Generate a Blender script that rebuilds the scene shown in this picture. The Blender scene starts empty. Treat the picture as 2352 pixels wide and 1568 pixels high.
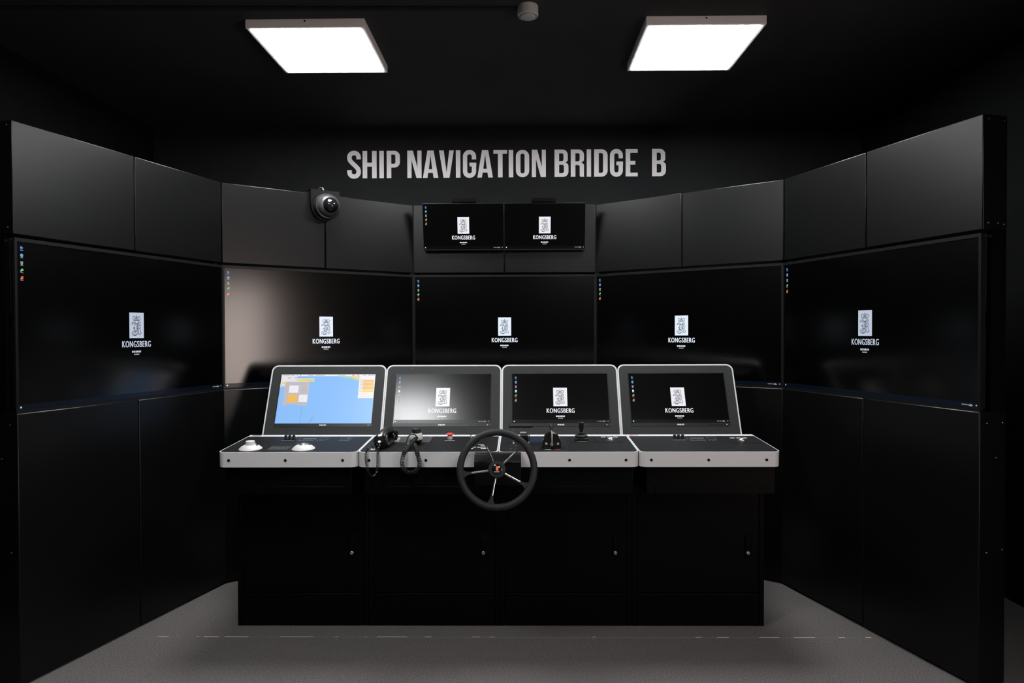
import bpy, bmesh, math, random
from mathutils import Vector, Matrix
random.seed(7)
S = bpy.context.scene
COL = S.collection
PI = math.pi

# ------------------------------------------------------------------ camera
FPX, IMW = 1604.66, 2352.0
CAM = Vector((0.098, 0.0, 1.4398))
YAW, PITCH, ROLL = -0.0102, -0.0129, -0.0031
fw = Vector((math.sin(YAW) * math.cos(PITCH), math.cos(YAW) * math.cos(PITCH), math.sin(PITCH)))
r0 = Vector((math.cos(YAW), -math.sin(YAW), 0)); u0 = r0.cross(fw)
rt = r0 * math.cos(ROLL) + u0 * math.sin(ROLL); up = u0 * math.cos(ROLL) - r0 * math.sin(ROLL)
cd = bpy.data.cameras.new('camera'); cam = bpy.data.objects.new('camera', cd); COL.objects.link(cam)
cd.sensor_fit = 'HORIZONTAL'; cd.sensor_width = 36.0; cd.lens = 36.0 * FPX / IMW
cd.clip_start = 0.05; cd.clip_end = 60
cam.matrix_world = Matrix(((rt.x, up.x, -fw.x, CAM.x), (rt.y, up.y, -fw.y, CAM.y), (rt.z, up.z, -fw.z, CAM.z), (0, 0, 0, 1)))
S.camera = cam
# ------------------------------------------------------------------ world, exposure
w = bpy.data.worlds.new('world'); S.world = w; w.use_nodes = True
w.node_tree.nodes['Background'].inputs[0].default_value = (0, 0, 0, 1)
w.node_tree.nodes['Background'].inputs[1].default_value = 0.0
S.view_settings.view_transform = 'Standard'; S.view_settings.look = 'None'
S.view_settings.gamma = 1.0; S.view_settings.use_curve_mapping = False
S.view_settings.exposure = 0.0
LAMP = 52.0            # radiance of the ceiling panels
DOORLIGHT = 12.5        # radiance of the lit glazed door in the right wall

# ------------------------------------------------------------------ materials
MATS = {}
def mat(name, col, rough=0.5, metal=0.0, spec=0.5, noise=None, bump=None, emit=None, es=1.0, coat=0.0):
    if name in MATS: return MATS[name]
    m = bpy.data.materials.new(name); m.use_nodes = True; nt = m.node_tree
    b = nt.nodes['Principled BSDF']
    b.inputs['Base Color'].default_value = (*col, 1); b.inputs['Roughness'].default_value = rough
    b.inputs['Metallic'].default_value = metal; b.inputs['Specular IOR Level'].default_value = spec
    b.inputs['Coat Weight'].default_value = coat
    if emit:
        b.inputs['Emission Color'].default_value = (*emit, 1); b.inputs['Emission Strength'].default_value = es
    if noise or bump:
        tc = nt.nodes.new('ShaderNodeTexCoord')
    if noise:                                   # (scale, amount) colour mottling
        n = nt.nodes.new('ShaderNodeTexNoise'); n.inputs['Scale'].default_value = noise[0]; n.inputs['Detail'].default_value = 4
        nt.links.new(tc.outputs['Object'], n.inputs['Vector'])
        mr = nt.nodes.new('ShaderNodeMapRange'); mr.inputs[1].default_value = 0.3; mr.inputs[2].default_value = 0.7
        mr.inputs[3].default_value = 1 - noise[1]; mr.inputs[4].default_value = 1 + noise[1]
        nt.links.new(n.outputs['Fac'], mr.inputs[0])
        mx = nt.nodes.new('ShaderNodeVectorMath'); mx.operation = 'SCALE'; mx.inputs[0].default_value = col
        nt.links.new(mr.outputs[0], mx.inputs['Scale']); nt.links.new(mx.outputs[0], b.inputs['Base Color'])
    if bump:                                    # (scale, strength, distance)
        n2 = nt.nodes.new('ShaderNodeTexNoise'); n2.inputs['Scale'].default_value = bump[0]; n2.inputs['Detail'].default_value = 2
        nt.links.new(tc.outputs['Object'], n2.inputs['Vector'])
        bp = nt.nodes.new('ShaderNodeBump'); bp.inputs['Strength'].default_value = bump[1]; bp.inputs['Distance'].default_value = bump[2]
        nt.links.new(n2.outputs['Fac'], bp.inputs['Height']); nt.links.new(bp.outputs['Normal'], b.inputs['Normal'])
    MATS[name] = m
    return m
mat('carpet', (0.098, 0.091, 0.088), 0.95, spec=0.1, noise=(170, 0.42), bump=(260, 0.5, 0.004))
mat('ceiling_black', (0.036, 0.0375, 0.0385), 0.7, spec=0.25, noise=(3, 0.12))
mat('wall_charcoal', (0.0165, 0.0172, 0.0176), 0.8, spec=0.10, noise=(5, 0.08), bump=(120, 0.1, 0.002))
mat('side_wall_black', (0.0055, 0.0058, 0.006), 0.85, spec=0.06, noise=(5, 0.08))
mat('rack_black', (0.0015, 0.0016, 0.0017), 0.33, spec=0.27, noise=(6, 0.06), bump=(700, 0.12, 0.0006))
mat('bezel_black', (0.004, 0.0042, 0.0044), 0.40, spec=0.18)
mat('tv_screen', (0.0002, 0.0002, 0.0002), 0.18, spec=0.48)
mat('monitor_screen', (0.0006, 0.0006, 0.0007), 0.205, spec=0.40)
mat('console_black', (0.0010, 0.0010, 0.0011), 0.45, spec=0.07, bump=(600, 0.08, 0.0005))
mat('desk_grey', (0.510, 0.514, 0.518), 0.42, spec=0.4, bump=(900, 0.05, 0.0004))
mat('desk_black', (0.0048, 0.0052, 0.0058), 0.55, spec=0.13, bump=(800, 0.10, 0.0005))
mat('panel_grey', (0.0185, 0.0195, 0.0195), 0.55, spec=0.20, noise=(30, 0.05), bump=(800, 0.15, 0.0006))
mat('monitor_bezel', (0.010, 0.0104, 0.0108), 0.38, spec=0.34)
mat('black_plastic', (0.009, 0.009, 0.010), 0.35, spec=0.45)
mat('black_gloss', (0.006, 0.006, 0.007), 0.12, spec=0.55)
mat('black_rubber', (0.010, 0.0103, 0.0103), 0.6, spec=0.28)
mat('groove_black', (0.002, 0.002, 0.002), 0.8, spec=0.1)
mat('chrome', (0.78, 0.75, 0.72), 0.22, metal=1.0)
mat('steel', (0.55, 0.53, 0.50), 0.32, metal=1.0)
mat('brass', (0.75, 0.55, 0.28), 0.3, metal=1.0)
mat('white_plastic', (0.50, 0.50, 0.49), 0.4)
mat('grey_plastic', (0.46, 0.46, 0.44), 0.42)
mat('mid_grey', (0.035, 0.035, 0.037), 0.34, spec=0.5)
mat('print_white', (0.62, 0.62, 0.60), 0.6)
mat('print_dim', (0.13, 0.13, 0.135), 0.6)
mat('print_red', (0.45, 0.03, 0.03), 0.6)
mat('red_plastic', (0.65, 0.035, 0.025), 0.35)
mat('orange_badge', (0.85, 0.17, 0.04), 0.4)
mat('letter_grey', (0.93, 0.90, 0.90), 0.6, spec=0.3)
mat('fixture_white', (0.86, 0.83, 0.84), 0.45)
mat('lamp_diffuser', (0.9, 0.9, 0.9), 0.5, emit=(0.97, 0.985, 1.0), es=LAMP)
mat('door_glass_lit', (0.7, 0.7, 0.7), 0.5, emit=(1.0, 0.82, 0.74), es=DOORLIGHT)
mat('lcd_navy', (0.01, 0.012, 0.02), 0.3, emit=(0.011, 0.017, 0.035), es=1.0)
mat('led_green', (0.02, 0.2, 0.08), 0.4, emit=(0.04, 0.5, 0.2), es=1.0)
mat('tape_bits', (0.50, 0.48, 0.36), 0.8); mat('seam_thread', (0.17, 0.16, 0.145), 0.9, spec=0.1)
def emi(name, col, es=1.0): return mat(name, (0.0, 0.0, 0.0), 0.3, spec=0.3, emit=col, es=es)
emi('px_white', (0.86, 0.86, 0.92)); emi('px_white_tv', (0.80, 0.88, 1.0)); emi('px_white_dim', (0.50, 0.56, 0.68))  # the dim white has the outer screens' oblique-view falloff put into its emission
emi('px_ink', (0.006, 0.006, 0.016))
emi('px_blue', (0.04, 0.22, 0.75)); emi('px_sky', (0.16, 0.42, 0.80)); emi('px_bin', (0.42, 0.45, 0.55)); emi('px_green', (0.20, 0.60, 0.06))
emi('px_orange', (0.80, 0.10, 0.025)); emi('px_text', (0.38, 0.38, 0.42)); emi('px_bar', (0.0010, 0.0030, 0.0075)); emi('px_off', (0.0004, 0.0004, 0.0005))
emi('ch_sea', (0.26, 0.52, 0.95)); emi('ch_grey', (0.53, 0.50, 0.54)); emi('ch_light', (0.78, 0.76, 0.80)); emi('ch_yellow', (0.82, 0.68, 0.10))
emi('ch_orange', (0.88, 0.50, 0.11)); emi('ch_peach', (0.95, 0.62, 0.28)); emi('ch_green', (0.38, 0.66, 0.50)); emi('ch_land', (0.88, 0.62, 0.28))
emi('ch_line', (0.10, 0.19, 0.33)); emi('ch_pale', (0.86, 0.85, 0.90))

# ------------------------------------------------------------------ mesh builder
class MB:
    def __init__(self): self.v = []; self.f = []; self.m = []; self.mi = 0
    def add(self, vs, fs, T=None):
        o = len(self.v)
        self.v += [tuple(T @ Vector(p)) if T is not None else tuple(p) for p in vs]
        for f in fs: self.f.append([i + o for i in f]); self.m.append(self.mi)
        return self
    def box(self, x0, x1, y0, y1, z0, z1, T=None):
        return self.add([(x0, y0, z0), (x1, y0, z0), (x1, y1, z0), (x0, y1, z0), (x0, y0, z1), (x1, y0, z1), (x1, y1, z1), (x0, y1, z1)],
                        [(0, 3, 2, 1), (4, 5, 6, 7), (0, 1, 5, 4), (1, 2, 6, 5), (2, 3, 7, 6), (3, 0, 4, 7)], T)
    def lathe(self, prof, n=24, T=None, cap=True):          # prof: (radius, z), axis z
        vs = []; fs = []; k = len(prof)
        for i in range(n):
            a = 2 * PI * i / n
            vs += [(r * math.cos(a), r * math.sin(a), z) for r, z in prof]
        for i in range(n):
            j = (i + 1) % n
            for q in range(k - 1): fs.append((i * k + q, j * k + q, j * k + q + 1, i * k + q + 1))
        if cap:
            fs.append([i * k for i in range(n)][::-1]); fs.append([i * k + k - 1 for i in range(n)])
        return self.add(vs, fs, T)
    def tube(self, pts, r, n=8, T=None, closed=False, ry=None):  # circular sweep, parallel transport
        P = [Vector(p) for p in pts]; N = len(P); vs = []; fs = []
        ref = None
        for i in range(N):
            a = P[(i - 1) % N] if (closed or i > 0) else P[i]; b = P[(i + 1) % N] if (closed or i < N - 1) else P[i]
            t = (b - a).normalized()
            if ref is None: ref = Vector((0, 0, 1)) if abs(t.z) < .9 else Vector((1, 0, 0))
            s = t.cross(ref).normalized(); q = s.cross(t).normalized(); ref = q
            rr = r[i] if isinstance(r, (list, tuple)) else r; rq = rr if ry is None else ry
            vs += [tuple(P[i] + s * (rr * math.cos(2 * PI * k / n)) + q * (rq * math.sin(2 * PI * k / n))) for k in range(n)]
        for i in range(N if closed else N - 1):
            j = (i + 1) % N
            for k in range(n): fs.append((i * n + k, i * n + (k + 1) % n, j * n + (k + 1) % n, j * n + k))
        if not closed: fs.append(list(range(n))[::-1]); fs.append([(N - 1) * n + k for k in range(n)])
        return self.add(vs, fs, T)
    def quad(self, pts, T=None): return self.add(pts, [tuple(range(len(pts)))], T)
    def mesh(self, me, T=None):
        return self.add([tuple(v.co) for v in me.vertices], [tuple(p.vertices) for p in me.polygons], T)
    def build(self, name, mats, parent=None, bevel=0, smooth=True, seg=2, ang=35):
        me = bpy.data.meshes.new(name); me.from_pydata(self.v, [], self.f); me.validate()
        mats = mats if isinstance(mats, (list, tuple)) else [mats]
        for x in mats: me.materials.append(MATS[x])
        for p, k in zip(me.polygons, self.m): p.material_index = min(k, len(mats) - 1); p.use_smooth = smooth
        b = bmesh.new(); b.from_mesh(me); bmesh.ops.recalc_face_normals(b, faces=b.faces); b.to_mesh(me); b.free()
        if smooth: me.set_sharp_from_angle(angle=math.radians(ang))
        o = bpy.data.objects.new(name, me); COL.objects.link(o)
        if parent: o.parent = parent
        if bevel:
            md = o.modifiers.new('bevel', 'BEVEL'); md.width = bevel; md.segments = seg; md.limit_method = 'ANGLE'; md.angle_limit = math.radians(40)
        return o
def tag(o, label, cat, group=None, kind=None):
    o['label'] = label; o['category'] = cat
    if group: o['group'] = group
    if kind: o['kind'] = kind
    return o
def struct(o): o['kind'] = 'structure'; return o
def thing(name, loc, label, cat, rot=(0, 0, 0), group=None):
    o = bpy.data.objects.new(name, None); COL.objects.link(o); o.location = loc; o.rotation_euler = rot; o.empty_display_size = 0.05
    return tag(o, label, cat, group)
def B(x0, x1, y0, y1, z0, z1): return MB().box(x0, x1, y0, y1, z0, z1)
def flat(outlines, depth):
    """mesh of 2-D closed outlines (holes by even-odd), extruded by depth; lies in XY, z from 0 to depth"""
    cu = bpy.data.curves.new('tmp', 'CURVE'); cu.dimensions = '2D'; cu.fill_mode = 'BOTH'; cu.extrude = depth / 2
    for o in outlines:
        sp = cu.splines.new('POLY'); sp.points.add(len(o) - 1); sp.use_cyclic_u = True
        for p, q in zip(sp.points, o): p.co = (q[0], q[1], 0, 1)
    ob = bpy.data.objects.new('tmp', cu); me = bpy.data.meshes.new_from_object(ob)
    for v in me.vertices: v.co.z += depth / 2
    bpy.data.objects.remove(ob); bpy.data.curves.remove(cu)
    return me
def text_mesh(s, width, height, depth=0.0, bold=0.0, space=1.0):
    cu = bpy.data.curves.new('tmp', 'FONT'); cu.body = s; cu.size = 1; cu.space_character = space; cu.fill_mode = 'FRONT' if depth == 0 else 'BOTH'; cu.offset = bold; cu.resolution_u = 3
    cu.extrude = depth / 2
    ob = bpy.data.objects.new('tmp', cu); me = bpy.data.meshes.new_from_object(ob); bpy.data.objects.remove(ob)
    xs = [v.co.x for v in me.vertices]; ys = [v.co.y for v in me.vertices]
    sx = width / (max(xs) - min(xs)); sy = height / (max(ys) - min(ys)); cx = (max(xs) + min(xs)) / 2; cy = (max(ys) + min(ys)) / 2
    for v in me.vertices: v.co.x = (v.co.x - cx) * sx; v.co.y = (v.co.y - cy) * sy
    return me
def rrect(x0, x1, y0, y1, rbl, rbr, rtr, rtl, n=6):
    pts = []
    for cx, cy, r, a0 in ((x0 + rbl, y0 + rbl, rbl, PI), (x1 - rbr, y0 + rbr, rbr, 1.5 * PI), (x1 - rtr, y1 - rtr, rtr, 0), (x0 + rtl, y1 - rtl, rtl, .5 * PI)):
        if r <= 1e-6: pts.append((cx, cy)); continue
        for k in range(n + 1):
            a = a0 + .5 * PI * k / n; pts.append((cx + r * math.cos(a), cy + r * math.sin(a)))
    return pts
XZ = Matrix(((1, 0, 0, 0), (0, 0, -1, 0), (0, 1, 0, 0), (0, 0, 0, 1)))    # XY drawing -> XZ plane, thickness toward -y
def T3(x, y, z): return Matrix.Translation((x, y, z))
def RX(a): return Matrix.Rotation(a, 4, 'X')
def RY(a): return Matrix.Rotation(a, 4, 'Y')
def RZ(a): return Matrix.Rotation(a, 4, 'Z')
FRONT = RX(PI / 2)       # lathe axis z -> -y (toward the viewer)

# ------------------------------------------------------------------ the room
CEIL, XW, YB, YF = 3.015, 2.72, 5.39, -2.2
struct(B(-XW - .1, XW + .1, YF - .1, YB + .1, -.1, 0).build('floor', 'carpet', smooth=False))
struct(B(-XW - .1, XW + .1, YF - .1, YB + .1, CEIL, CEIL + .1).build('ceiling', 'ceiling_black', smooth=False))
struct(B(-XW - .1, XW + .1, YB, YB + .1, 0, CEIL).build('wall_back', 'wall_charcoal', smooth=False))
struct(B(-XW - .1, XW + .1, YF - .1, YF, 0, CEIL).build('wall_front', 'wall_charcoal', smooth=False))
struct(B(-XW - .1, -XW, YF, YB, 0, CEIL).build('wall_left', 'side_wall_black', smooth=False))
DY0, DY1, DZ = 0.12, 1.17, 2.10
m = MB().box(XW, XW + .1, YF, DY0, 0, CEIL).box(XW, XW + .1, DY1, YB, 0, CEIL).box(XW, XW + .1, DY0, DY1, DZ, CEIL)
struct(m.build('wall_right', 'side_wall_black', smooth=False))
d = bpy.data.objects.new('door_1', None); COL.objects.link(d); d.location = (XW, (DY0 + DY1) / 2, 0); struct(d)
hw = (DY1 - DY0) / 2
m = MB().box(0.0, .09, -hw, -hw + .05, 0, DZ).box(0.0, .09, hw - .05, hw, 0, DZ).box(0.0, .09, -hw + .05, hw - .05, DZ - .05, DZ).box(0.0, .09, -hw + .05, hw - .05, 0, .50)
m.build('door_frame', 'console_black', d, bevel=.004)
B(.03, .045, -hw + .05, hw - .05, .50, DZ - .05).build('door_pane', 'door_glass_lit', d, smooth=False)
B(-.03, 0, hw - .045, hw - .02, .95, 1.15).build('door_handle', 'steel', d, bevel=.004)
# carpet seam with bits of tape along it
m = MB().box(-XW, XW, 3.2800, 3.2815, 0, .0009)
m.mi = 1
x = -1.62
while x < 1.8:
    L = random.choice((.012, .03, .05, .10, .2)) * random.uniform(.5, 1)
    if random.random() < .55: m.box(x, x + L, 3.2815, 3.2845 + random.uniform(0, .003), 0, .0012)
    x += L + random.uniform(.02, .16)
struct(m.build('trim_1', ['seam_thread', 'tape_bits'], smooth=False))
# thin cable conduit on the ceiling
m = MB().tube([(-XW, 3.345, CEIL - .009), (.09, 3.40, CEIL - .009)], .009, 10)
struct(m.build('trim_2', 'wall_charcoal'))

# ------------------------------------------------------------------ ceiling lights
def ceiling_light(x, y, label):
    t = thing('ceiling_light', (x, y, CEIL), label, 'light')
    h = .030
    B(-.30, .30, -.31, .31, -.044, 0).build('frame', 'fixture_white', t, bevel=.003)
    B(-.279, .279, -.289, .289, -.0465, -.0435).build('diffuser', 'lamp_diffuser', t, smooth=False)
    MB().lathe([(.0045, 0), (.0045, .002)], 10, T3(.0, -.310, -.012) @ FRONT).build('screw', 'groove_black', t)
ceiling_light(-.972, 3.82, 'square white LED ceiling panel above the rack with the dome camera')
ceiling_light(1.036, 3.82, 'square white LED ceiling panel above the upright black joystick side of the console')
ceiling_light(-.94, 1.66, 'square white LED ceiling panel over the open carpet, on the dial console side')
ceiling_light(1.04, .05, 'unseen white LED ceiling panel added near the glazed door at the back of the room')  # unseen panel, added to brighten the console fronts
# smoke detector
t = thing('smoke_detector', (.145, 3.40, CEIL), 'round white smoke detector on the black ceiling between two light panels', 'detector')
MB().lathe([(.050, 0), (.050, -.030), (.046, -.034), (.046, -.030)], 32, None).build('base', 'white_plastic', t)
MB().lathe([(.0505, -.028), (.0505, -.044), (.0475, -.048), (.041, -.048), (.041, -.038), (.0505, -.036)], 32, None, cap=False).build('rim', 'white_plastic', t)
MB().lathe([(.034, -.030), (.037, -.052), (.030, -.0555), (.004, -.057)], 32).build('sensor_cap', 'white_plastic', t)
for k in range(4):
    a = PI / 4 + k * PI / 2 - PI / 4
    MB().box(.034, .049, -.003, .003, -.048, -.034, RZ(a)).build('rib', 'white_plastic', t)

# ------------------------------------------------------------------ wall lettering (condensed bold capitals)
def arc(cx, cy, rx, ry, a0, a1, n=8):
    return [(cx + rx * math.cos(math.radians(a0 + (a1 - a0) * k / n)), cy + ry * math.sin(math.radians(a0 + (a1 - a0) * k / n))) for k in range(n + 1)]
def stroke(pts, s):
    P = [Vector((p[0], p[1])) for p in pts]; L = []; R_ = []
    for i, p in enumerate(P):
        a = P[max(i - 1, 0)]; b = P[min(i + 1, len(P) - 1)]; tt = (b - a).normalized(); nn = Vector((-tt.y, tt.x))
        L.append(tuple(p + nn * s / 2)); R_.append(tuple(p - nn * s / 2))
    return L + R_[::-1]
def glyph(c, w):
    s, h = .168, .135
    if c == 'I': return [[[(0, 0), (w, 0), (w, 1), (0, 1)]]]
    if c == 'H': return [[[(0, 0), (s, 0), (s, .43), (w - s, .43), (w - s, 0), (w, 0), (w, 1), (w - s, 1), (w - s, .57), (s, .57), (s, 1), (0, 1)]]]
    if c == 'N': return [[[(0, 0), (0, 1), (.205, 1), (w - s + .018, .37), (w - s + .018, 1), (w, 1), (w, 0), (w - .185, 0), (s - .015, .66), (s - .015, 0)]]]
    if c == 'A': return [[[(0, 0), (.30 * w, 1), (.70 * w, 1), (w, 0), (w - .172, 0), (w - .200, .180), (.192, .180), (.165, 0)],
                          [(.215, .315), (w - .222, .315), (.5 * w, .84)]]]
    if c == 'V': return [[[(0, 1), (.30 * w, 0), (.70 * w, 0), (w, 1), (w - .165, 1), (.505 * w, .19), (.172, 1)]]]
    if c == 'T': return [[[(w / 2 - s / 2, 0), (w / 2 + s / 2, 0), (w / 2 + s / 2, 1 - h), (w, 1 - h), (w, 1), (0, 1), (0, 1 - h), (w / 2 - s / 2, 1 - h)]]]
    if c == 'E': return [[[(0, 0), (w, 0), (w, h), (s, h), (s, .435), (.80 * w, .435), (.80 * w, .57), (s, .57), (s, 1 - h), (w, 1 - h), (w, 1), (0, 1)]]]
    if c == 'O': return [[rrect(0, w, 0, 1, .24, .24, .24, .24), rrect(s, w - s, h, 1 - h, .075, .075, .075, .075)]]
    if c == 'D': return [[rrect(0, w, 0, 1, 0, .22, .22, 0), rrect(s, w - s, h, 1 - h, 0, .07, .07, 0)]]
    if c == 'P': return [[[(0, 0), (s, 0), (s, .385)] + arc(w - .21, .595, .21, .21, -90, 0) + arc(w - .21, .79, .21, .21, 0, 90) + [(0, 1)],
                          rrect(s, w - s, .52, 1 - h, 0, .065, .065, 0)]]
    if c == 'B': return [[[(0, 0)] + arc(w - .20, .20, .20, .20, -90, 0) + arc(w - .13, .39, .13, .13, 0, 70, 5) + [(w - .105, .525)] + arc(w - .155, .63, .13, .1, -40, 0, 4) + arc(w - .225, .80, .20, .20, 0, 90) + [(0, 1)],
                          rrect(s, w - s, h, .45, 0, .07, .07, 0), rrect(s, w - s - .015, .575, 1 - h, 0, .065, .065, 0)]]
    if c == 'R': return [[[(0, 0), (s, 0), (s, .43), (.26, .43)] + arc(w - s - .06, .37, .06, .06, 90, 0, 4) + [(w - s, .06), (w - s + .02, 0), (w + .0, 0), (w - .012, .05), (w - .010, .36)] + arc(w - .12, .40, .115, .1, 0, 60, 4) + [(w - .105, .525)] + arc(w - .155, .63, .145, .1, -40, 0, 4) + arc(w - .21, .79, .20, .21, 0, 90) + [(0, 1)],
                          rrect(s, w - s, .565, 1 - h, 0, .065, .065, 0)]]
    if c == 'G':
        r = .155
        p = [(w - s / 2, .665), (w - s / 2, .79)] + arc(w - s / 2 - r, .77, r, .16, 0, 90) + arc(s / 2 + r, .77, r, .16, 90, 180) + arc(s / 2 + r, .23, r, .16, 180, 270) + arc(w - s / 2 - r, .23, r, .16, 270, 360) + [(w - s / 2, .54)]
        return [[stroke(p, s * .94)], [[(.50 * w, .41), (w, .41), (w, .545), (.50 * w, .545)]]]
    if c == 'S':
        r = .155
        p = [(w - s / 2, .70), (w - s / 2, .77)] + arc(w - s / 2 - r, .775, r, .155, 0, 90) + arc(s / 2 + r, .775, r, .155, 90, 180) + [(s / 2, .73), (s / 2 + .02, .655), (s / 2 + .09, .575), (w - s / 2 - .09, .425), (w - s / 2 - .02, .345), (w - s / 2, .27)] + arc(w - s / 2 - r, .225, r, .155, 360, 270) + arc(s / 2 + r, .225, r, .155, 270, 180) + [(s / 2, .30)]
        return [[stroke(p, s * .97)]]
SIGN = [('S', 53, 148), ('H', 160, 257), ('I', 276, 307), ('P', 327, 419), ('N', 470, 568), ('A', 578, 684), ('V', 690, 792), ('I', 806, 837), ('G', 854, 947), ('A', 955, 1062), ('T', 1066, 1160),
        ('I', 1172, 1203), ('O', 1221, 1313), ('N', 1331, 1428), ('B', 1488, 1584), ('R', 1600, 1693), ('I', 1710, 1740), ('D', 1761, 1854), ('G', 1869, 1960), ('E', 1978, 2061), ('B', 2160, 2255)]
X0S, X1S, Z0S, Z1S = -1.2225, 1.2275, 2.6325, 2.8415
sign = thing('wall_lettering', ((X0S + X1S) / 2, YB, Z0S), 'large grey condensed capitals SHIP NAVIGATION BRIDGE B on the black wall', 'sign')
KX = (X1S - X0S) / (2255 - 53); CH = Z1S - Z0S
for c, a, b in SIGN:
    wpx = (b - a) * KX; m = MB()
    for kk, piece in enumerate(glyph(c, wpx / CH)):
        me = flat([[(x * CH, y * CH) for x, y in o] for o in piece], .004 + .0004 * kk); m.mesh(me); bpy.data.meshes.remove(me)
    zo = (.5 - ((a + b) / 2 - 53) / 2202) * -.004
    o = m.build('letter', 'letter_grey', sign, smooth=False)
    o.matrix_local = T3(X0S + (a - 53) * KX - (X0S + X1S) / 2, -.0005, zo) @ XZ
    o['label'] = 'grey capital letter ' + c

# ------------------------------------------------------------------ screen pictures
LOGO = [  # crest line work, drawn in a 425 x 610 box
    [(620, 560), (592, 525), (583, 485), (605, 457), (645, 465), (688, 500)], [(760, 560), (788, 525), (797, 485), (775, 457), (735, 465), (692, 500)],
    [(618, 563), (690, 549), (762, 563)], [(690, 428), (690, 548)], [(674, 446), (706, 446)], [(645, 553), (634, 512), (660, 500), (668, 548)], [(735, 553), (746, 512), (720, 500), (712, 548)],
    [(572, 655), (553, 640), (560, 608), (600, 590), (640, 600), (672, 622), (655, 645), (620, 622), (588, 622), (572, 640)],
    [(628, 648), (634, 700), (632, 795)], [(662, 640), (680, 660), (680, 800)], [(712, 622), (712, 812)], [(672, 640), (712, 622)],
    [(588, 738), (612, 716), (630, 722)], [(590, 740), (618, 752), (650, 795)], [(632, 795), (655, 808), (680, 798)],
    [(712, 655), (728, 604), (765, 590), (797, 602), (786, 632), (752, 652), (736, 628), (760, 612)],
    [(716, 700), (758, 670), (800, 674), (806, 706), (772, 742), (734, 762), (724, 730), (758, 705)],
    [(740, 765), (750, 812), (748, 870), (768, 890), (800, 876), (826, 858), (808, 846), (803, 796), (780, 752)],
    [(640, 806), (575, 824), (550, 860), (578, 902), (640, 914), (702, 890), (722, 856), (702, 822), (640, 806)], [(592, 884), (606, 852), (650, 842), (664, 820)], [(600, 890), (650, 900), (690, 860)]]
TXT_KONGSBERG = text_mesh('KONGSBERG', 1, 1, space=1.13)
TXT_PHILIPS = text_mesh('PHILIPS', 1, 1, space=1.1)
def smooth(L, n=3):
    if len(L) < 3: return L
    P = [Vector(p) for p in L]; out = []
    for k in range(len(P) - 1):
        p0 = P[max(k - 1, 0)]; p1 = P[k]; p2 = P[k + 1]; p3 = P[min(k + 2, len(P) - 1)]
        for j in range(n):
            f = j / n; out.append(tuple(.5 * ((2 * p1) + (p2 - p0) * f + (2 * p0 - 5 * p1 + 4 * p2 - p3) * f * f + (3 * p1 - p0 - 3 * p2 + p3) * f ** 3)))
    return out + [tuple(P[-1])]
def ribbon(mb, pts, s, T):
    o = stroke(pts, s); n = len(pts)
    for i in range(n - 1):
        mb.quad([(*o[i], 0), (*o[i + 1], 0), (*o[2 * n - 2 - i], 0), (*o[2 * n - 1 - i], 0)], T)
def rect(mb, x0, x1, z0, z1, y): mb.quad([(x0, y, z0), (x1, y, z0), (x1, y, z1), (x0, y, z1)])
PXN = ['px_white', 'px_ink', 'px_blue', 'px_sky', 'px_bin', 'px_green', 'px_orange', 'px_text', 'px_bar']
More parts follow.
